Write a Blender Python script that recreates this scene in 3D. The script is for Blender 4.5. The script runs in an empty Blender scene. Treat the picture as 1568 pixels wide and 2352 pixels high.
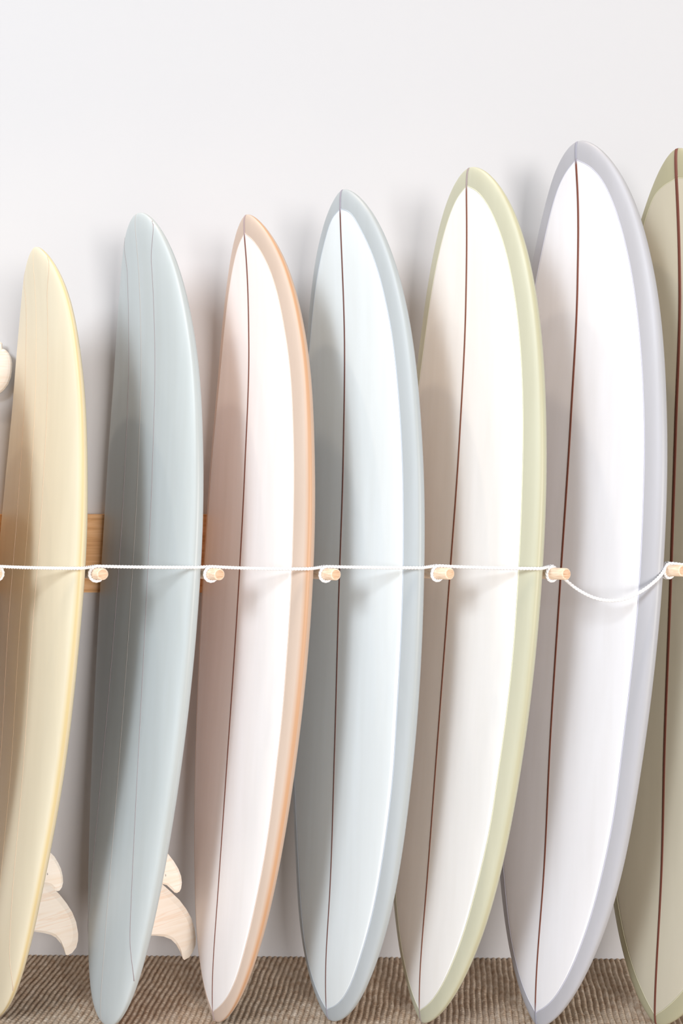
import bpy, bmesh, math, random
import numpy as np
from mathutils import Vector, Matrix
random.seed(4); rng = np.random.default_rng(7)
S = bpy.context.scene; C = S.collection
PI = math.pi

# ---------------------------------------------------------------- camera
F, CX, HY, D, TH = 2290., 784., 1090., 2.5, math.radians(.75)
H = (2196. - HY) * D / F
CAMX = D * math.tan(TH)
cd = bpy.data.cameras.new('camera'); cam = bpy.data.objects.new('camera', cd); C.objects.link(cam)
cam.location = (CAMX, -D, H); cam.rotation_euler = (PI/2, 0, TH)
cd.sensor_fit = 'VERTICAL'; cd.sensor_height = 36; cd.lens = 36 * F / 2352.
cd.shift_y = -(1176. - HY) / 2352.
cd.clip_start = .05
S.camera = cam

# ---------------------------------------------------------------- light and exposure
w = bpy.data.worlds.new('world'); S.world = w; w.use_nodes = True
bg = w.node_tree.nodes['Background']; bg.inputs[0].default_value = (.93, .95, 1., 1); bg.inputs[1].default_value = .20
def area(name, loc, aim, sx, sy, power, col):
    l = bpy.data.lights.new(name, 'AREA'); l.shape = 'RECTANGLE'; l.size = sx; l.size_y = sy; l.energy = power; l.color = col
    o = bpy.data.objects.new(name, l); C.objects.link(o); o.location = loc
    o.rotation_euler = (Vector(aim) - Vector(loc)).to_track_quat('-Z', 'Y').to_euler()
    return o
area('window_or_fill_light', (-3.6, -6.2, 4.9), (0, 0, .8), 1.1, 3.0, 236, (.90, .95, 1.))
area('window_or_fill_light', (-4.1, -6.0, 4.7), (0, 0, .8), 3.2, 3.0, 290, (.89, .945, 1.))
area('window_or_fill_light', (3.1, -7.0, 1.3), (0, 0, .8), 2.4, 2.0, 520, (1., .95, .915))  # added fill, set along the gaps to brighten the wall behind the boards
def spot(loc, aim, power, col, rad=.03, ang=120):
    l = bpy.data.lights.new('track_light', 'SPOT'); l.energy = power; l.color = col; l.shadow_soft_size = rad
    l.spot_size = math.radians(ang); l.spot_blend = 1.
    o = bpy.data.objects.new('track_light', l); C.objects.link(o); o.location = loc
    o.rotation_euler = (Vector(aim) - Vector(loc)).to_track_quat('-Z', 'Y').to_euler()
WARM = (1., .80, .60)
for x in (-2.2, -1.78, -1.36, -.94, -.52, -.1, .32):
    spot((x, -.55, 3.05), (x + .62, -.5, 1.), 30, WARM, .022, 60)
S.view_settings.view_transform = 'Standard'; S.view_settings.look = 'None'
S.view_settings.gamma = 1; S.view_settings.use_curve_mapping = False
S.view_settings.exposure = -.31

# ---------------------------------------------------------------- helpers
def lin(r, g, b):
    f = lambda c: (c/255./12.92) if c/255. <= .04045 else ((c/255.+.055)/1.055)**2.4
    return (f(r), f(g), f(b), 1)
def unproj(px, py, Y):
    s, c = math.sin(TH), math.cos(TH)
    a = (px - CX)/F; b = (HY - py)/F
    z = (Y + D)/(s*a + c); x = a*z
    return np.array([CAMX + c*x - s*z, Y, H + b*z])
def mat(name, col, rough=.5, spec=.5, coat=0, **k):
    m = bpy.data.materials.new(name); m.use_nodes = True
    b = m.node_tree.nodes['Principled BSDF']
    b.inputs['Base Color'].default_value = col; b.inputs['Roughness'].default_value = rough
    b.inputs['Specular IOR Level'].default_value = spec
    b.inputs['Coat Weight'].default_value = coat; b.inputs['Coat Roughness'].default_value = .25
    for a, v in k.items(): b.inputs[a].default_value = v
    return m
def N(m, t, **k):
    n = m.node_tree.nodes.new(t)
    for a, v in k.items():
        if a.startswith('i_'):
            n.inputs[int(a[2:]) if a[2:].isdigit() else a[2:]].default_value = v
        else: setattr(n, a, v)
    return n
def L(m, a, b): m.node_tree.links.new(a, b)
def ramp(m, stops, fac):
    n = m.node_tree.nodes.new('ShaderNodeValToRGB'); e = n.color_ramp.elements
    while len(e) < len(stops): e.new(.5)
    for x, (p, c) in zip(e, stops): x.position = p; x.color = c
    L(m, fac, n.inputs[0]); return n
def bsdf(m): return m.node_tree.nodes['Principled BSDF']
def mesh(name, V, Fc, m, parent=None, uv=None, smooth=True, org=(0, 0, 0)):
    V = np.asarray(V, float) - np.asarray(org, float)
    me = bpy.data.meshes.new(name); me.from_pydata([tuple(v) for v in V], [], [tuple(int(i) for i in f) for f in Fc])
    if uv is not None:
        ul = me.uv_layers.new(name='UVMap'); idx = np.empty(len(me.loops), int); me.loops.foreach_get('vertex_index', idx)
        ul.data.foreach_set('uv', np.asarray(uv, float)[idx].ravel())
    me.polygons.foreach_set('use_smooth', [smooth]*len(me.polygons))
    me.validate(); me.update(); me.materials.append(m)
    o = bpy.data.objects.new(name, me); C.objects.link(o)
    if parent: o.parent = parent
    else: o.location = org
    return o
def thing(name, label, cat, loc, group=None):
    o = bpy.data.objects.new(name, None); C.objects.link(o); o.location = loc; o.empty_display_size = .1
    o['label'] = label; o['category'] = cat
    if group: o['group'] = group
    return o
def fixn(o):
    bm = bmesh.new(); bm.from_mesh(o.data); bmesh.ops.recalc_face_normals(bm, faces=bm.faces); bm.to_mesh(o.data); bm.free()
    return o
def strip(n, k, closed=False, off=0):
    """quads of an n by k vertex grid"""
    f = []
    for i in range(n - 1):
        for j in range(k if closed else k - 1):
            a = i*k + j; b = i*k + (j + 1) % k; f.append((off + a, off + b, off + b + k, off + a + k))
    return f

# ---------------------------------------------------------------- setting
mw = mat('white_paint', lin(206, 206, 208), .6, .3)
tc = N(mw, 'ShaderNodeTexCoord'); nz = N(mw, 'ShaderNodeTexNoise', i_Scale=90., i_Detail=6.); bp = N(mw, 'ShaderNodeBump', i_Strength=.06, i_Distance=.002)
L(mw, tc.outputs['Object'], nz.inputs['Vector']); L(mw, nz.outputs[0], bp.inputs['Height']); L(mw, bp.outputs[0], bsdf(mw).inputs['Normal'])
def box(name, a, b, m, parent=None, bev=0, org=(0, 0, 0)):
    bm = bmesh.new(); bmesh.ops.create_cube(bm, size=1)
    for v in bm.verts:
        v.co = Vector([(a[i] + b[i])/2 + v.co[i]*(b[i] - a[i]) - org[i] for i in range(3)])
    if bev: bmesh.ops.bevel(bm, geom=bm.edges[:], offset=bev, segments=2, affect='EDGES')
    me = bpy.data.meshes.new(name); bm.to_mesh(me); bm.free(); me.materials.append(m)
    o = bpy.data.objects.new(name, me); C.objects.link(o)
    if parent: o.parent = parent
    else: o.location = org
    return o
wb = box('wall_back', (-4, 0, -.05), (4, .12, 3.6), mw); wb['kind'] = 'structure'
cream = lin(220, 205, 188)
mfl = mat('carpet_weave_far', cream, .95, .1)
tc = N(mfl, 'ShaderNodeTexCoord'); mp = N(mfl, 'ShaderNodeMapping'); mp.inputs['Rotation'].default_value = (0, 0, math.radians(6.1))
wv = N(mfl, 'ShaderNodeTexWave', i_Scale=12.2, bands_direction='X'); bp = N(mfl, 'ShaderNodeBump', i_Strength=.6, i_Distance=.003)
L(mfl, tc.outputs['Object'], mp.inputs[0]); L(mfl, mp.outputs[0], wv.inputs['Vector']); L(mfl, wv.outputs['Fac'], bp.inputs['Height']); L(mfl, bp.outputs[0], bsdf(mfl).inputs['Normal'])
fl = box('floor', (-4, -6, -.06), (4, 0, -.0095), mfl); fl['kind'] = 'structure'

# braided ribs of the carpet near the wall, as real relief
mc = mat('carpet_braid', cream, .95, .1)
PIT, KN = .0133, .0082; ang = math.radians(6.1)
dx, dy = PIT/8, .0019
xs = np.arange(-1.35, 1.35, dx); ys = np.arange(-.72, 0.0005, dy)
X, Y = np.meshgrid(xs, ys, indexing='ij')
A = X*math.cos(ang) - Y*math.sin(ang); Bc = X*math.sin(ang) + Y*math.cos(ang)
A = A + .0009*np.sin(Bc*37 + A*3) + .0006*np.sin(Bc*91 + A*40)
u = A/PIT; ri = np.floor(u); fr = u - ri - .5
prof = np.cos(PI*fr)**.62
ph = (ri*.618 % 1)*KN + .002*np.sin(ri*12.9)
kn = (Bc + ph - np.abs(fr)*PIT*.55)/KN
lump = .5 + .5*np.cos(2*PI*kn)
h2 = np.sin(ri*78.2 + np.floor(kn)*3.7)*43758.5; h2 = h2 - np.floor(h2)
Z = -.0085 + .0076*prof*(.87 + .13*lump) + prof*(h2 - .5)*.0006 + rng.normal(0, .00022, X.shape)
V = np.stack([X, Y, Z], -1).reshape(-1, 3); n, k = X.shape
me = bpy.data.meshes.new('carpet_ribs')
i0 = (np.arange(n-1)[:, None]*k + np.arange(k-1)[None]).ravel()
Q = np.stack([i0, i0 + k, i0 + k + 1, i0 + 1], -1)
me.vertices.add(len(V)); me.vertices.foreach_set('co', V.ravel())
me.loops.add(Q.size); me.loops.foreach_set('vertex_index', Q.ravel())
me.polygons.add(len(Q)); me.polygons.foreach_set('loop_start', np.arange(0, Q.size, 4)); me.polygons.foreach_set('loop_total', np.full(len(Q), 4))
me.update(calc_edges=True); me.polygons.foreach_set('use_smooth', [True]*len(Q)); me.materials.append(mc)
cr = bpy.data.objects.new('carpet_ribs', me); C.objects.link(cr); cr.parent = fl; cr['kind'] = 'stuff'
cr['label'] = 'braided beige ribs of the woven carpet'
tc = N(mc, 'ShaderNodeTexCoord'); nz = N(mc, 'ShaderNodeTexNoise', i_Scale=55., i_Detail=3.); nf = N(mc, 'ShaderNodeTexNoise', i_Scale=620., i_Detail=3.)
rp = ramp(mc, [(.3, lin(192, 166, 142)), (.55, lin(216, 197, 176)), (.75, lin(232, 217, 200))], nz.outputs[0])
mx = N(mc, 'ShaderNodeMix', data_type='RGBA', blend_type='MULTIPLY'); mx.inputs[0].default_value = .5
r2 = ramp(mc, [(.3, (.34, .30, .27, 1)), (.65, (1, 1, 1, 1))], nf.outputs[0])
L(mc, tc.outputs['Object'], nz.inputs['Vector']); L(mc, tc.outputs['Object'], nf.inputs['Vector'])
L(mc, rp.outputs[0], mx.inputs[6]); L(mc, r2.outputs[0], mx.inputs[7]); L(mc, mx.outputs[2], bsdf(mc).inputs['Base Color'])
# loose wool hairs on the carpet
hv, hf = [], []
for q in range(2600):
    x = random.uniform(-1.1, 1.1); y = random.uniform(-.5, -.01); a = random.uniform(0, 2*PI); l = random.uniform(.004, .011); c = random.uniform(-1.5, 1.5)
    b0 = len(hv); wd = .00016
    for s in range(4):
        t = s/3.; aa = a + c*t; px, py = x + l*t*math.cos(aa), y + l*t*math.sin(aa); z = -.0012 + .0038*math.sin(PI*(.15 + .7*t))
        hv += [(px - wd*math.sin(aa), min(py + wd*math.cos(aa), -.002), z), (px + wd*math.sin(aa), min(py - wd*math.cos(aa), -.002), z + .0002)]
    hf += [(b0 + 2*s, b0 + 2*s + 1, b0 + 2*s + 3, b0 + 2*s + 2) for s in range(3)]
mh = mat('wool_hair', lin(205, 190, 172), .8, .2)
ho = mesh('loose_hairs', hv, hf, mh, fl); ho['kind'] = 'stuff'

# ---------------------------------------------------------------- surfboards
BOARDS = {
 1: dict(p=[-0.7611, -0.2939, -0.0003, -0.6795, -0.2803, 1.7158, 0.9358, -0.3196, -0.0722, 0.1066, 0.6746, 0.1417, 0.0138, 0.0154, -0.0047, -0.0147, -0.0306, -0.036, -0.043, -0.0378, -0.0212, 0.0301],
     edge=(0.0589, 0.9815, [0.4222, -0.1949, -0.0919, 0.0153, 0.082])),
 2: dict(p=[-0.5193, -0.3104, -0.0, -0.4592, -0.2382, 1.8012, 0.917, 0.3136, 0.0137, -0.0096, -0.09, -0.0718, -0.0032, -0.0002, -0.0124, -0.0269, -0.0444, -0.0568, -0.0599, -0.0486, -0.025, 0.0362],
     edge=(0.0744, 0.9832, [-0.2378, -0.038, 0.0944, -0.0505, 0.0785])),
 3: dict(p=[-0.2715, -0.301, 0.0, -0.2095, -0.2538, 1.7935, 0.9697, -0.0821, 0.0004, 0.0609, 0.3786, -0.0317, -0.0027, 0.0047, -0.0065, -0.0199, -0.0359, -0.0486, -0.0527, -0.0453, -0.0238, 0.0355],
     edge=(0.0123, 0.9765, [0.0347, 0.0459, 0.0664, 0.0869, 0.1047, 0.1141, 0.1426, 0.1343, 0.1817, 0.1511, 0.2301, 0.1687, 0.2823, 0.1818, 0.344, 0.1916, 0.3889, 0.1989, 0.4524, 0.2022, 0.51, 0.2043, 0.5631, 0.2037, 0.6219, 0.1995, 0.6665, 0.1955, 0.7116, 0.1888, 0.751, 0.1789, 0.781, 0.1716, 0.8251, 0.1546, 0.8574, 0.1394, 0.8912, 0.1198, 0.9221, 0.0941, 0.9472, 0.063, 0.9653, 0.0307])),
 4: dict(p=[-0.0209, -0.291, -0.0004, 0.0079, -0.2589, 1.8479, 0.9531, -0.0736, 0.0086, 0.0644, 0.3783, -0.0353, -0.0025, 0.0064, -0.0059, -0.0219, -0.0334, -0.0399, -0.0445, -0.0356, -0.0159, 0.0347],
     edge=(0.0133, 0.9758, [0.0278, 0.0379, 0.0508, 0.0753, 0.0664, 0.0916, 0.0967, 0.1139, 0.1289, 0.1333, 0.1633, 0.1499, 0.1992, 0.1637, 0.2376, 0.176, 0.2744, 0.1864, 0.3148, 0.1957, 0.3695, 0.2009, 0.4325, 0.2072, 0.4878, 0.2108, 0.5388, 0.2109, 0.5959, 0.2066, 0.6581, 0.1997, 0.7015, 0.1927, 0.7471, 0.182, 0.7883, 0.1703, 0.8079, 0.1643, 0.8448, 0.1479, 0.8741, 0.1328, 0.902, 0.114, 0.9221, 0.0953, 0.94, 0.0745, 0.9567, 0.053, 0.9692, 0.0302])),
 5: dict(p=[0.1835, -0.2985, -0.0006, 0.2903, -0.2748, 1.8911, 1.0194, -0.0151, -0.0359, 0.0501, 0.3131, 0.074, 0.0032, 0.0033, -0.0053, -0.0179, -0.031, -0.0409, -0.0457, -0.0371, -0.0187, 0.035],
     edge=(0.0144, 0.9779, [0.0323, 0.035, 0.0548, 0.066, 0.0902, 0.0994, 0.123, 0.1228, 0.16, 0.1427, 0.2009, 0.1611, 0.2395, 0.1763, 0.2744, 0.1866, 0.3128, 0.1923, 0.3504, 0.2009, 0.3997, 0.2071, 0.4413, 0.2115, 0.4878, 0.212, 0.5366, 0.2108, 0.574, 0.2089, 0.6219, 0.2043, 0.6707, 0.1994, 0.7056, 0.1945, 0.749, 0.1852, 0.7883, 0.174, 0.8234, 0.1612, 0.8528, 0.1485, 0.8785, 0.1337, 0.9033, 0.1166, 0.9256, 0.0955, 0.9442, 0.075, 0.9576, 0.0545, 0.9684, 0.0332])),
 6: dict(p=[0.4352, -0.309, -0.0005, 0.539, -0.2329, 1.9622, 0.9574, 0.0519, -0.0341, 0.0332, 0.2218, 0.0728, 0.0046, 0.0018, -0.0078, -0.0236, -0.0312, -0.0425, -0.0506, -0.047, -0.0269, 0.0348],
     edge=(0.0149, 0.9785, [0.0347, 0.0398, 0.0589, 0.0701, 0.0902, 0.0977, 0.1201, 0.1173, 0.152, 0.1346, 0.1869, 0.1498, 0.2264, 0.165, 0.2587, 0.1756, 0.3025, 0.1839, 0.3738, 0.1946, 0.415, 0.1999, 0.4612, 0.2041, 0.5078, 0.2058, 0.5388, 0.2051, 0.5784, 0.2033, 0.6326, 0.1989, 0.681, 0.1926, 0.7216, 0.1839, 0.7605, 0.173, 0.7955, 0.1615, 0.8267, 0.1494, 0.8605, 0.1342, 0.8856, 0.1191, 0.9085, 0.1043, 0.9291, 0.0873, 0.9452, 0.0717, 0.9585, 0.0524, 0.9692, 0.0294])),
 7: dict(p=[0.6971, -0.3007, 0.0002, 0.7558, -0.2587, 1.9373, 0.946, 0.0504, -0.0337, 0.0294, 0.2287, 0.0749, 0.0144, 0.001, -0.0122, -0.029, -0.0355, -0.045, -0.0482, -0.0456, -0.0227, 0.0332],
     edge=(0.0105, 0.9675, [0.0347, 0.0421, 0.0589, 0.0742, 0.0902, 0.1034, 0.1201, 0.1241, 0.152, 0.1424, 0.1869, 0.1585, 0.2264, 0.1746, 0.2587, 0.1858, 0.3025, 0.1946, 0.3738, 0.2059, 0.415, 0.2115, 0.4612, 0.2159, 0.5078, 0.2177, 0.5388, 0.217, 0.5784, 0.2151, 0.6326, 0.2104, 0.681, 0.2038, 0.7216, 0.1946, 0.7605, 0.183, 0.7955, 0.1709, 0.8267, 0.1581, 0.8605, 0.142, 0.8856, 0.126, 0.9085, 0.1104, 0.9291, 0.0924, 0.9452, 0.0759, 0.9585, 0.0554, 0.9692, 0.0311])),
}
RK = np.array([0, .06, .16, .32, .5, .68, .84, .94, 1.]); PD, PB = 2.35, 2.6
def basis(a, t):
    st, ct = np.sin(t), np.cos(t)
    return a[0]*st + a[1]*np.sin(2*t) + a[2]*np.sin(3*t) + a[3]*st**2 + a[4]*st**2*ct + a[5]*np.sin(4*t) + a[6]*np.sin(5*t)
class Shape:
    """one surfboard: tail and nose points, outline, rocker, foil"""
    def __init__(s, p):
        s.T = np.array(p[:3]); nn = np.array(p[3:6]); s.a = p[7:14]; s.r = p[14:21]; s.th = p[21]
        ax = nn - s.T; s.L = np.linalg.norm(ax); s.ax = ax/s.L
        n = np.array([-math.sin(p[6]), -math.cos(p[6]), 0.]); n -= s.ax*n.dot(s.ax); s.n = n/np.linalg.norm(n)
        u = np.cross(s.ax, s.n); s.u = u if u[0] > 0 else -u
    def w(s, t): return np.maximum(basis(s.a, t), 1e-4)
    def foil(s, t): return np.maximum(np.sin(t), 0)**.75
    def rock(s, x):
        y = np.concatenate([[0], s.r, [0]]); m = np.gradient(y, RK)
        i = np.clip(np.searchsorted(RK, x, side='right') - 1, 0, len(RK) - 2); h = RK[i+1] - RK[i]; q = (x - RK[i])/h
        return (2*q**3 - 3*q**2 + 1)*y[i] + (q**3 - 2*q**2 + q)*h*m[i] + (-2*q**3 + 3*q**2)*y[i+1] + (q**3 - q**2)*h*m[i+1]
    def at(s, t, v, nn):
        t = np.asarray(t, float); x = (1 - np.cos(t))/2
        return s.T + s.ax*(x*s.L)[..., None] + s.u*np.asarray(v)[..., None] + s.n*(nn + s.rock(x))[..., None]
    def deck(s, t, v, lift=0.):
        """point on the deck at lateral position v"""
        f = np.clip(np.abs(v)/s.w(t), 0, 1)
        return s.at(t, v, s.th*s.foil(t)*(1 - f**PD)**(1/PD) + lift)
PH = np.linspace(0, 2*PI, 64, endpoint=False)
def hull(b, m, parent, org):
    t = np.linspace(.018, PI - .018, 170); c, s = np.cos(PH), np.sin(PH)
    e = np.where(s >= 0, PD, PB); v = np.sign(c)*np.abs(c)**(2/e); q = np.sign(s)*np.abs(s)**(2/e)
    th = b.th*b.foil(t)
    P = b.at(np.repeat(t[:, None], 64, 1), b.w(t)[:, None]*v[None], th[:, None]*np.where(q > 0, 1., .9)[None]*q[None])
    V = P.reshape(-1, 3); tips = b.at(np.array([0., PI]), np.zeros(2), np.zeros(2))
    f = strip(170, 64, True); nv = len(V); k = 169*64
    f += [(nv, (j+1) % 64, j) for j in range(64)] + [(nv + 1, k + j, k + (j+1) % 64) for j in range(64)]
    uv = np.stack([np.broadcast_to(PH[None]/(2*PI), P.shape[:2]), np.broadcast_to(((1 - np.cos(t))/2)[:, None], P.shape[:2])], -1).reshape(-1, 2)
    uv = np.vstack([uv, [[.25, 0], [.25, 1]]])
    o = mesh('hull', np.vstack([V, tips]), f, m, parent, uv, True, org); ul = o.data.uv_layers[0].data
    for p_ in o.data.polygons:      # close the seam where the angle wraps round
        us = [ul[i].uv[0] for i in p_.loop_indices]
        if len(us) == 4 and max(us) - min(us) > .5:
            for i in p_.loop_indices:
                if ul[i].uv[0] < .5: ul[i].uv[0] += 1.
    return fixn(o)
def panel_width(e, x, q):
    k = np.array([e[0]] + list(e[2][0::2]) + [e[1]]); v = np.array([0.] + list(e[2][1::2]) + [0.])
    m = np.gradient(v, k); m[0] = (v[1] - v[0])/(k[1] - k[0]); m[-1] = (v[-1] - v[-2])/(k[-1] - k[-2])
    i = np.clip(np.searchsorted(k, x, side='right') - 1, 0, len(k) - 2); h = k[i+1] - k[i]; s = np.clip((x - k[i])/h, 0, 1)
    y = (2*s**3 - 3*s**2 + 1)*v[i] + (s**3 - 2*s**2 + s)*h*m[i] + (-2*s**3 + 3*s**2)*v[i+1] + (s**3 - s**2)*h*m[i+1]
    for _ in range(12): y[8:-8] = .25*y[7:-9] + .5*y[8:-8] + .25*y[9:-7]
    return y
def edge(b, e, n=150):
    """lamination edge of the deck panel: t values and half widths"""
    q = np.linspace(.0, PI, n); x = e[0] + (e[1] - e[0])*(1 - np.cos(q))/2
    t = np.arccos(1 - 2*x); return t, np.clip(panel_width(e, x, q), 0, .93*b.w(t))
def deck_panel(b, e, m, parent, org):
    t, wi = edge(b, e); k = 39; f = np.concatenate([[-1.], np.linspace(-.998, .998, 37), [1.]])
    P = b.deck(np.repeat(t[:, None], k, 1), wi[:, None]*f[None], .0005)
    P[:, 0] -= b.n*.0009; P[:, -1] -= b.n*.0009      # the rim dips into the hull
    return rim(mesh('deck_panel', P.reshape(-1, 3), strip(len(t), k), m, parent, None, True, org), k - 1)
def rim(o, k):
    for i, p_ in enumerate(o.data.polygons):
        if i % k in (0, k - 1): p_.use_smooth = False
    return o
def ribbon(b, name, t, v, wd, lift, m, parent, org, uv=False):
    """thin strip lying on the deck along (t, v)"""
    x = (1 - np.cos(t))/2*b.L; dx_, dv = np.gradient(x), np.gradient(v); l = np.hypot(dx_, dv) + 1e-9
    nx, nv = -dv/l, dx_/l; wd = np.broadcast_to(wd, t.shape)
    cols = []
    for s, d in ((-1, -.0006), (-1, 0), (-.35, .00015), (.35, .00015), (1, 0), (1, -.0006)):
        xx = np.clip(x + s*nx*wd/2, .0006, b.L - .0006); tt = np.arccos(1 - 2*xx/b.L)
        vv = v + s*nv*wd/2; cols.append(b.deck(tt, np.clip(vv, -.995*b.w(tt), .995*b.w(tt)), lift + d))
    P = np.stack(cols, 1); U = np.stack([np.broadcast_to(np.linspace(0, 1, 6)[None], P.shape[:2]), np.broadcast_to((x/b.L)[:, None], P.shape[:2])], -1).reshape(-1, 2)
    return rim(mesh(name, P.reshape(-1, 3), strip(len(t), 6), m, parent, U, True, org), 5)

def resin(name, col, edge_col=None, amt=.5, rough=.42, bottom=None):
    """tinted resin; the tint pools along the turn of the rail"""
    m = mat(name, col, rough, .4)
    uv = N(m, 'ShaderNodeUVMap'); sx = N(m, 'ShaderNodeSeparateXYZ'); L(m, uv.outputs[0], sx.inputs[0])
    ec = edge_col or col
    bt = bottom or col
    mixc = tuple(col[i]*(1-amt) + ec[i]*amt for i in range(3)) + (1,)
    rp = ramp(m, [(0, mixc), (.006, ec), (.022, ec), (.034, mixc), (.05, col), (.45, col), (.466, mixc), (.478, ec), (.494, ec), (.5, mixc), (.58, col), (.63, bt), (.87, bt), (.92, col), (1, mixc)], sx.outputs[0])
    nz = N(m, 'ShaderNodeTexNoise', i_Scale=3.5, i_Detail=3.); mp = N(m, 'ShaderNodeMapping'); mp.inputs['Scale'].default_value = (9, 9, .8)
    tc = N(m, 'ShaderNodeTexCoord'); L(m, tc.outputs['Object'], mp.inputs[0]); L(m, mp.outputs[0], nz.inputs['Vector'])
    r2 = ramp(m, [(.3, (.955, .95, .94, 1)), (.7, (1, 1, 1, 1))], nz.outputs[0])
    mx = N(m, 'ShaderNodeMix', data_type='RGBA', blend_type='MULTIPLY'); mx.inputs[0].default_value = 1
    L(m, rp.outputs[0], mx.inputs[6]); L(m, r2.outputs[0], mx.inputs[7]); L(m, mx.outputs[2], bsdf(m).inputs['Base Color'])
    # fine glass cloth weave
    n2 = N(m, 'ShaderNodeTexNoise', i_Scale=700., i_Detail=1.); bp = N(m, 'ShaderNodeBump', i_Strength=.05, i_Distance=.0004)
    L(m, tc.outputs['Object'], n2.inputs['Vector']); L(m, n2.outputs[0], bp.inputs['Height']); L(m, bp.outputs[0], bsdf(m).inputs['Normal'])
    return m
def two_tone(name, mid, tip, s0, s1):
    """stringer wood, seen through the tinted band beyond s0 and s1"""
    m = mat(name, mid, .5, .4); uv = N(m, 'ShaderNodeUVMap'); sx = N(m, 'ShaderNodeSeparateXYZ'); L(m, uv.outputs[0], sx.inputs[0])
    rp = ramp(m, [(0, tip), (s0, tip), (s0 + .012, mid), (s1 - .006, mid), (s1, tip), (1, tip)], sx.outputs[1]); rp.color_ramp.interpolation = 'LINEAR'
    L(m, rp.outputs[0], bsdf(m).inputs['Base Color']); return m
def fin_wood(name, rot):
    m = mat(name, lin(236, 222, 205), .5, .3)
    tc = N(m, 'ShaderNodeTexCoord'); mp = N(m, 'ShaderNodeMapping'); mp.inputs['Rotation'].default_value = rot; mp.inputs['Scale'].default_value = (.7, .7, 11)
    nz = N(m, 'ShaderNodeTexNoise', i_Scale=6., i_Detail=4., i_Distortion=.12)
    L(m, tc.outputs['Object'], mp.inputs[0]); L(m, mp.outputs[0], nz.inputs['Vector'])
    rp = ramp(m, [(.30, lin(236, 218, 198)), (.42, lin(241, 230, 216)), (.56, lin(244, 236, 225)), (.63, lin(238, 220, 202)), (.67, lin(243, 234, 222))], nz.outputs[0])
    L(m, rp.outputs[0], bsdf(m).inputs['Base Color']); return m
def fin(b, name, outline, uo, m, parent, org, thick=.0045):
    """foiled blade; outline = (station along the board, height above the bottom)"""
    O = np.array(outline, float); n = len(O); Cn = O.mean(0)
    def P(q, side):
        x = q[:, 0]/b.L; t = np.arccos(1 - 2*x)
        f = np.clip(abs(uo)/b.w(t), 0, 1); base = -b.th*b.foil(t)*.9*(1 - f**PB)**(1/PB)
        return b.at(t, np.full(len(q), uo) + side, base - q[:, 1])
    rings = [P(O, 0*O[:, 0] + .0004), P(Cn + (O - Cn)*.93, 0*O[:, 0] + thick*.35), P(Cn + (O - Cn)*.75, 0*O[:, 0] + thick),
             P(O, 0*O[:, 0] - .0004), P(Cn + (O - Cn)*.93, 0*O[:, 0] - thick*.35), P(Cn + (O - Cn)*.75, 0*O[:, 0] - thick)]
    V = np.vstack(rings); f = []
    for a, c in ((0, 1), (1, 2), (3, 0), (4, 3), (5, 4)):
        f += [(a*n + i, a*n + (i+1) % n, c*n + (i+1) % n, c*n + i) for i in range(n)]
    f += [tuple(2*n + i for i in range(n)), tuple(5*n + i for i in range(n))[::-1]]
    return fixn(mesh(name, V, f, m, parent, None, False, org))

WHITE = lin(246, 246, 248)
BD = {  # rail colour, pooled colour, deck colour, pinline, stringer, stringer under tint, stringer width
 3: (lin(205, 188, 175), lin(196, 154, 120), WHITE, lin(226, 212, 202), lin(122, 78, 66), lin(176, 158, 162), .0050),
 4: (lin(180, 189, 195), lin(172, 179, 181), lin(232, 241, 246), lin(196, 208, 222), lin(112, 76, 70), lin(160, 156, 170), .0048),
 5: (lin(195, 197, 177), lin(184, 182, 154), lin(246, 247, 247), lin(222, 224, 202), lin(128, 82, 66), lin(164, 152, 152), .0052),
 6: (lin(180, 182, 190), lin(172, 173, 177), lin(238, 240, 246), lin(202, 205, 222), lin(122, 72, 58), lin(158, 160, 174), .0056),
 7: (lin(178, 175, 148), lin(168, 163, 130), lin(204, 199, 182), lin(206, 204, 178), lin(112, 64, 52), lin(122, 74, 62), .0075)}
LB = {1: 'pale yellow surfboard at the left edge of the rack, wooden fins behind it',
 2: 'all-over pale grey surfboard with dark shadow and wooden fins, between yellow and peach boards',
 3: 'surfboard with peach orange rails and white deck, right of the all-grey board',
 4: 'surfboard with pale blue-grey rails and icy white deck, between peach and green-railed boards',
 5: 'surfboard with pale sage green rails and white deck, left of the tallest board',
 6: 'tallest surfboard, light grey rails and white deck, behind the drooping rope',
 7: 'beige deck surfboard with olive rails and thick red-brown stringer at right edge'}
BOUNCE_BOT = {1: lin(64, 52, 47), 2: lin(238, 192, 168), 3: lin(158, 154, 150), 4: lin(212, 184, 158), 5: lin(186, 166, 150), 6: lin(164, 150, 124), 7: lin(190, 184, 160)}
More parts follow.
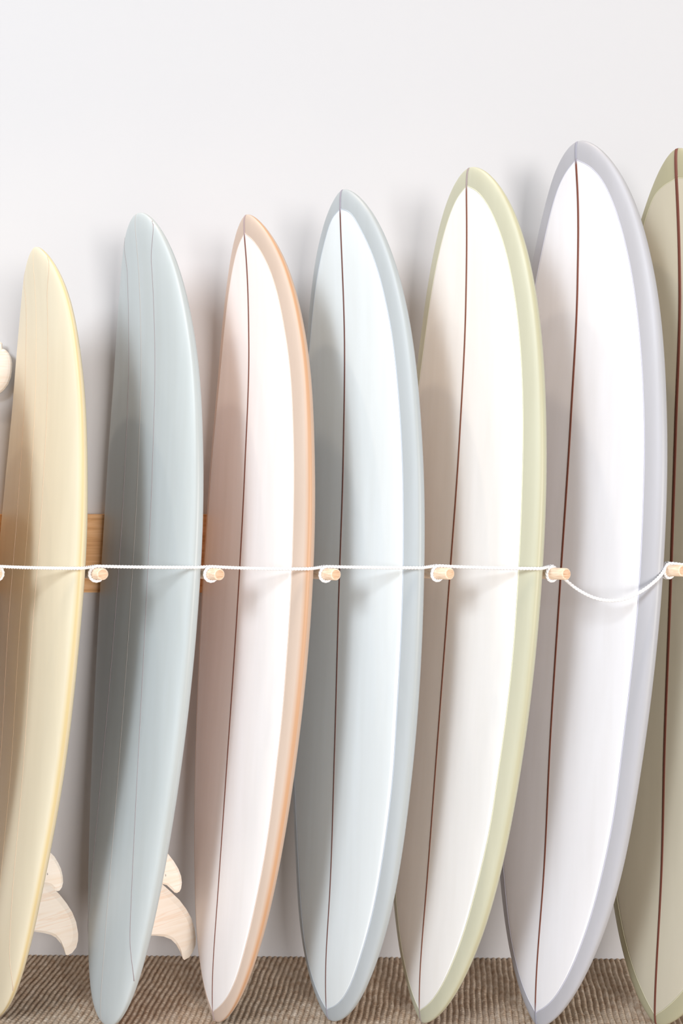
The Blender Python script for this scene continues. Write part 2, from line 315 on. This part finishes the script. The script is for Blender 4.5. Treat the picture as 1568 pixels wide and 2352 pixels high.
def build(k, d, lab, bot=None):
    b = Shape(d['p']); org = (b.T[0], b.T[1], 0.)
    t = thing('surfboard', lab, 'surfboard', org, 'surfboards leaning in the peg rack')
    e = d['edge']
    if k >= 3:
        rail, pool, dk, pin, st, st2, sw = BD[k]
        hull(b, resin('rail_resin', rail, pool, .5 if k == 3 else .4, bottom=BOUNCE_BOT[k]), t, org)
        md = resin('deck_resin', dk, rough=.4); deck_panel(b, e, md, t, org)
        tt, wi = edge(b, e)
        # pinline runs round the whole panel as one loop
        x = np.concatenate([tt, tt[::-1][1:]]); v = np.concatenate([wi, -wi[::-1][1:]])
        ribbon(b, 'pinline', x, v, .0016, .0007, mat('pinline_resin', pin, .4), t, org)
        ts = np.linspace(.05, PI - .045, 160); xx = (1 - np.cos(ts))/2
        o = ribbon(b, 'stringer', ts, 0*ts, sw*(.62 + .38*np.clip(xx*1.6, 0, 1)), .0010, two_tone('stringer_wood', st, st2, e[0], e[1]), t, org)
        o['label'] = 'thin brown wooden stringer line' if k < 7 else 'red-brown wooden stringer line'
    else:
        col = (lin(226, 219, 196), lin(212, 194, 148)) if k == 1 else (lin(194, 204, 208), lin(180, 187, 188))
        hull(b, resin('board_resin', col[0], col[1], .5, .38, bottom=bot or BOUNCE_BOT[k]), t, org)
        x = np.linspace(e[0], e[1], 150); tt = np.arccos(1 - 2*x); v = np.polyval(e[2], x - .5)
        ml = mat('seam_line', lin(204, 182, 160) if k == 1 else lin(150, 138, 142), .5)
        for s in (1, -1):
            vv = v.copy(); wv = b.w(tt)*.985          # the seam hooks out to the rail at both ends
            for q in range(10):
                g = (1 - q/9.)**2.2
                vv[q] = v[q] + (wv[q] - v[q])*g; vv[-1-q] = v[-1-q] + (wv[-1-q] - v[-1-q])*g
            ribbon(b, 'seam_line', tt, s*vv, .0014, .0004, ml, t, org)
        ts = np.linspace(.07, PI - .07, 140)
        ribbon(b, 'stringer', ts, 0*ts, .0028, .0001, mat('stringer_tint', lin(226, 208, 180) if k == 1 else lin(186, 184, 182), .5), t, org)
        if bot: return t      # no fins on the board that stands outside the picture
        fw = fin_wood('fin_plywood', (0, math.radians(28), math.radians(-35)))
        if k == 1:
            CF = [(.335, -.004), (.31, .028), (.284, .058), (.268, .076), (.247, .096), (.224, .115), (.2, .132), (.175, .145), (.147, .154), (.130, .156), (.115, .154), (.105, .146), (.102, .136), (.104, .131), (.119, .123), (.133, .115), (.150, .100), (.159, .087), (.167, .069), (.175, .046), (.180, .02), (.183, -.004)]
            SF = [(.408, -.004), (.388, .022), (.378, .032), (.362, .043), (.348, .051), (.332, .057), (.317, .060), (.307, .059), (.301, .055), (.300, .050), (.303, .044), (.315, .032), (.322, .018), (.325, -.004)]
        else:
            CF = [(.345, -.004), (.31, .04), (.273, .081), (.253, .104), (.231, .128), (.207, .149), (.182, .167), (.155, .180), (.135, .187), (.117, .189), (.103, .185), (.093, .178), (.090, .166), (.094, .161), (.111, .151), (.130, .137), (.145, .121), (.156, .100), (.163, .077), (.170, .04), (.174, -.004)]
            SF = [(.408, -.004), (.380, .030), (.362, .046), (.343, .060), (.326, .069), (.311, .073), (.299, .073), (.293, .070), (.291, .064), (.293, .058), (.304, .046), (.313, .036), (.320, .018), (.324, -.004)]
        fin(b, 'centre_fin', CF, 0., fw, t, org)
        for s in (1, -1):
            o = fin(b, 'side_fin', SF, s*.10, fw, t, org, .0035)
            if s == 1:      # the last letter of the small print shows beside the rail
                px, py = (107.5, 2010) if k == 1 else (379, 2013)
                O_ = np.array([CAMX, -D, H]); dr = unproj(px, py, 0.) - O_; P0 = b.T + b.u*(.10 + .0040)
                P_ = O_ + dr*((P0 - O_).dot(b.u)/dr.dot(b.u)); cu = bpy.data.curves.new('print', 'FONT'); cu.body = 'S'; cu.size = .0060; cu.extrude = .0001
                tmp = bpy.data.objects.new('tmp', cu); mt = bpy.data.meshes.new_from_object(tmp); bpy.data.objects.remove(tmp)
                mo = bpy.data.objects.new('printed_letter', mt); C.objects.link(mo); mo.parent = t
                X_ = Vector(-b.n); Y_ = Vector(b.ax); Z_ = X_.cross(Y_)
                M_ = Matrix((X_, Y_, Z_)).transposed().to_4x4(); M_.translation = Vector(P_ - np.array(org)); mo.matrix_local = M_
                mt.materials.append(mat('black_ink', lin(70, 62, 60), .7))
    return t
for k, d in BOARDS.items(): build(k, d, LB[k])
# the first board of the row stands just outside the frame and shades the yellow one
d0 = dict(p=list(BOARDS[1]['p']), edge=BOARDS[1]['edge'])
d0['p'][0] -= .222; d0['p'][3] -= .222; d0['p'][5] -= .15
build(1, d0, 'surfboard standing outside the left edge of the picture, only its rail in view', lin(212, 160, 84))  # golden underside is made up to bounce warm light onto the yellow deck

# ---------------------------------------------------------------- rack, pegs, rope
def wood(name, c1, c2, c3, scale, rot=(0, 0, 0), sc=(1, 14, 14), rough=.5):
    m = mat(name, c2, rough, .35); tc = N(m, 'ShaderNodeTexCoord'); mp = N(m, 'ShaderNodeMapping')
    mp.inputs['Scale'].default_value = sc; mp.inputs['Rotation'].default_value = rot
    nz = N(m, 'ShaderNodeTexNoise', i_Scale=scale, i_Detail=7., i_Distortion=.6); L(m, tc.outputs['Object'], mp.inputs[0]); L(m, mp.outputs[0], nz.inputs['Vector'])
    rp = ramp(m, [(.32, c1), (.5, c2), (.68, c3)], nz.outputs[0]); L(m, rp.outputs[0], bsdf(m).inputs['Base Color'])
    bp = N(m, 'ShaderNodeBump', i_Strength=.15, i_Distance=.0006); L(m, nz.outputs[0], bp.inputs['Height']); L(m, bp.outputs[0], bsdf(m).inputs['Normal'])
    return m
oak = wood('oak', lin(200, 146, 98), lin(222, 172, 122), lin(236, 192, 146), 6.)
zt, zb = H + (HY - 1182)/F*2.465, H + (HY - 1362)/F*2.465
rk = box('rack_board', (-1.25, -.034, zb), (1.35, -.0005, zt), oak, None, .0015, (0, -.001, zb))
rk['label'] = 'brown oak board fixed along the white wall behind the surfboards'; rk['category'] = 'rack'
ALF = math.radians(26); YE = -.45; R = .0120
ALFS = [math.radians(a) for a in (22, 30, 30, 29, 30, 29, 27)]
YES = (-.46, -.485, -.45, -.456, -.462, -.480, -.45)
def axes(i):
    a = ALFS[i]; x = np.array([math.sin(a), -math.cos(a), math.cos(a)*.068]); return x/np.linalg.norm(x), np.array([math.cos(a), math.sin(a), 0.])
ends = [(-9, 1319), (236, 1319), (504, 1319.6), (771.5, 1319.7), (1033.3, 1317.8), (1301, 1318.5), (1568, 1311)]
PL = ['wooden peg barely showing at the left edge, left of the yellow surfboard', 'round wooden peg between the yellow and the all-grey surfboards', 'round wooden peg between the all-grey and the peach-railed surfboards',
      'round wooden peg between the peach-railed and the blue-grey-railed surfboards', 'round wooden peg between the blue-grey-railed and the green-railed surfboards',
      'round wooden peg where the rope starts to droop, right of the green-railed board', 'round wooden peg cut by the right edge of the picture']
beech = wood('beech', lin(226, 196, 168), lin(238, 214, 190), lin(244, 226, 206), 20., (0, 0, 0), (16, 16, 2))
beg = wood('beech_end_grain', lin(198, 154, 120), lin(220, 182, 150), lin(234, 206, 178), 60., (0, 0, .5), (1, 14, 1))
PE = []
for i, (px, py) in enumerate(ends):
    AX, E1 = axes(i); YE = YES[i]; e = unproj(px, py, YE); l = (abs(YE) - .0343)/-AX[1]; root = e - AX*l; PE.append((e, root))
    t = thing('peg', PL[i], 'peg', tuple(root), 'wooden pegs of the surfboard rack')
    ncs = 40; prof = [(0, R), (l - .0022, R), (l - .0006, R - .0012), (l, R - .0026)]
    V = []; 
    for d_, r_ in [(0., 0.)] + prof:
        for j in range(ncs):
            a = 2*PI*j/ncs; V.append((r_*math.cos(a), r_*math.sin(a), d_))
    o = mesh('dowel', V, strip(5, ncs, True), beech, t, None, True); fixn(o)
    V = [((R - .0026)*f*math.cos(2*PI*j/ncs), (R - .0026)*f*math.sin(2*PI*j/ncs), l + .0003 - .0003*f) for f in (1., .5) for j in range(ncs)] + [(0, 0, l + .0003)]
    F_ = strip(2, ncs, True) + [(ncs + j, ncs + (j+1) % ncs, 2*ncs) for j in range(ncs)]
    o2 = mesh('end_face', V, F_, beg, t, None, True); fixn(o2); o2['label'] = 'darker end grain with fine stripes'
    t.rotation_euler = Vector(AX).to_track_quat('Z', 'Y').to_euler()
    PE[i] = (e, root)

# rope path: once round each peg, clockwise seen from its free end
rr = .0034; RL = R + rr + .0004
path = []
def loop(i, turns, first):
    AX, E1 = axes(i); e = PE[i][0]; c0 = e - AX*.050; pts = []
    n = int(36*turns)
    for q in range(n + 1):
        a = PI/2 + math.radians(14) - (2*PI*turns + math.radians(4))*q/n
        ad = (q/n)*(.0088*turns) if turns <= 1.2 else (q/n)*.015
        pts.append(c0 + AX*ad + RL*(math.cos(a)*E1 + np.array([0, 0, math.sin(a)])))
    return pts
sag = [.0015, .001, .0025, .001, .002, .072]
def profile(d, z0, z1):
    """front outline of a board in plan, between two heights: x -> nearest y"""
    b = Shape(d['p']); t = np.linspace(.8, PI - .8, 420); th = b.th*b.foil(t); c, s = np.cos(PH), np.sin(PH)
    e = np.where(s >= 0, PD, PB); v = np.sign(c)*np.abs(c)**(2/e); q = np.sign(s)*np.abs(s)**(2/e)
    P_ = b.at(np.repeat(t[:, None], 64, 1), b.w(t)[:, None]*v[None], th[:, None]*np.where(q > 0, 1., .9)[None]*q[None]).reshape(-1, 3)
    return P_[(P_[:, 2] > z0) & (P_[:, 2] < z1)]
def taut(a, b_, pts):
    """shortest line in plan from a to b_ that stays in front of the points"""
    q = [(p_[0], p_[1] - rr*1.25) for p_ in pts if a[0] < p_[0] < b_[0]] + [(p_[0] + .002, p_[1] - rr*.6) for p_ in pts if a[0] < p_[0] < b_[0]]
    q = sorted(q + [(a[0], a[1]), (b_[0], b_[1])]); h = []
    for p_ in q:
        while len(h) > 1 and (h[-1][0]-h[-2][0])*(p_[1]-h[-2][1]) - (h[-1][1]-h[-2][1])*(p_[0]-h[-2][0]) <= 0: h.pop()
        h.append(p_)
    h = np.array(h); i0 = np.argmin(np.abs(h[:, 0] - a[0])); return h
prev = None
for i in range(7):
    lp = loop(i, 2.0 if i == 6 else 1.0, i == 0)
    if prev is not None:
        a, b_ = prev, lp[0]; n = 90; zm = (a[2] + b_[2])/2 - (sag[i-1]*.5)
        h = taut(a, b_, profile(BOARDS[i], zm - .02 - sag[i-1]*.5, zm + .02 + sag[i-1]*.5))
        for q in range(1, n):
            s = q/n; p_ = a*(1 - s) + b_*s
            p_[2] -= sag[i-1]*4*s*(1 - s); p_[1] = np.interp(p_[0], h[:, 0], h[:, 1])
            path.append(p_)
    path += lp; prev = lp[-1]
for q in range(1, 41):      # the free end hangs down beyond the last peg
    g = q/40.; path.append(prev + np.array([.26*g, -.12*g, -.03*g - .20*max(0, g - .5)**1.5]))
P = np.array(path)
for _ in range(3): P[1:-1] = .25*P[:-2] + .5*P[1:-1] + .25*P[2:]
seg = np.linalg.norm(np.diff(P, axis=0), axis=1); cum = np.concatenate([[0], np.cumsum(seg)])
m_ = int(cum[-1]/.0011); ss = np.linspace(0, cum[-1], m_)
P = np.stack([np.interp(ss, cum, P[:, j]) for j in range(3)], 1)
T = np.gradient(P, axis=0); T /= np.linalg.norm(T, axis=1)[:, None]
nrm = np.zeros_like(P); v = np.array([0, 0, 1.])
for q in range(m_):
    v = v - T[q]*v.dot(T[q]); v /= np.linalg.norm(v); nrm[q] = v
bn = np.cross(T, nrm); V, Fc = [], []
rs = rr*.56; ro = rr*.50; pit = .0195
for k in range(3):
    ph0 = 2*PI*k/3; a = -2*PI*ss/pit + ph0
    cen = P + ro*(np.cos(a)[:, None]*nrm + np.sin(a)[:, None]*bn)
    ring = []
    for j in range(8):
        g = 2*PI*j/8; ring.append(cen + rs*(math.cos(g)*nrm + math.sin(g)*bn))
    off = len(V); G = np.stack(ring, 1).reshape(-1, 3); V += list(G); Fc += strip(m_, 8, True, off)
mr = mat('cotton_rope', lin(240, 240, 243), .85, .2)
tc = N(mr, 'ShaderNodeTexCoord'); nz = N(mr, 'ShaderNodeTexNoise', i_Scale=1400.); bp = N(mr, 'ShaderNodeBump', i_Strength=.35, i_Distance=.0005)
L(mr, tc.outputs['Object'], nz.inputs['Vector']); L(mr, nz.outputs[0], bp.inputs['Height']); L(mr, bp.outputs[0], bsdf(mr).inputs['Normal'])
ro_ = mesh('rope', V, Fc, mr, None, None, True, tuple(P[0]))
ro_['label'] = 'thin white twisted rope looped round every peg in front of the surfboards'; ro_['category'] = 'rope'

# ---------------------------------------------------------------- wooden fin on the wall, cut by the left edge
fo = [(-70, 800), (-40, 789), (-10, 784), (2, 785.7), (5, 789), (6.3, 801), (12.8, 803.6), (20.4, 811), (25.5, 821.5), (28, 835), (27, 852), (24.7, 867), (18.7, 883), (10, 894.7), (2.5, 901.5), (-15, 909), (-40, 905), (-62, 880), (-74, 845)]
fy = -.02; Q = np.array([unproj(px, py, fy) for px, py in fo]); n = len(Q); cn = Q.mean(0)
V = []
for (sc, y) in ((1., -.001), (.94, -.004), (.8, -.0055)): V += [cn + (q - cn)*sc + np.array([0, y, 0]) for q in Q]
for (sc, y) in ((1., .001), (.94, .004), (.8, .0055)): V += [cn + (q - cn)*sc + np.array([0, y, 0]) for q in Q]
f = []
for a, c in ((0, 1), (1, 2), (3, 0), (4, 3), (5, 4)): f += [(a*n + i, a*n + (i+1) % n, c*n + (i+1) % n, c*n + i) for i in range(n)]
f += [tuple(2*n + i for i in range(n)), tuple(5*n + i for i in range(n))[::-1]]
t = thing('wooden_fin', 'curved pale wooden fin on the wall, cut by the left edge of the picture', 'fin', tuple(cn + np.array([0, -fy, 0])))
o = fixn(mesh('blade', V, f, fin_wood('wall_fin_wood', (0, math.radians(-20), 0)), t, None, False, tuple(cn + np.array([0, -fy, 0]))))
box('wall_mount', (-.02, -.0155, -.012), (.02, -.0005, .012), beech, t)
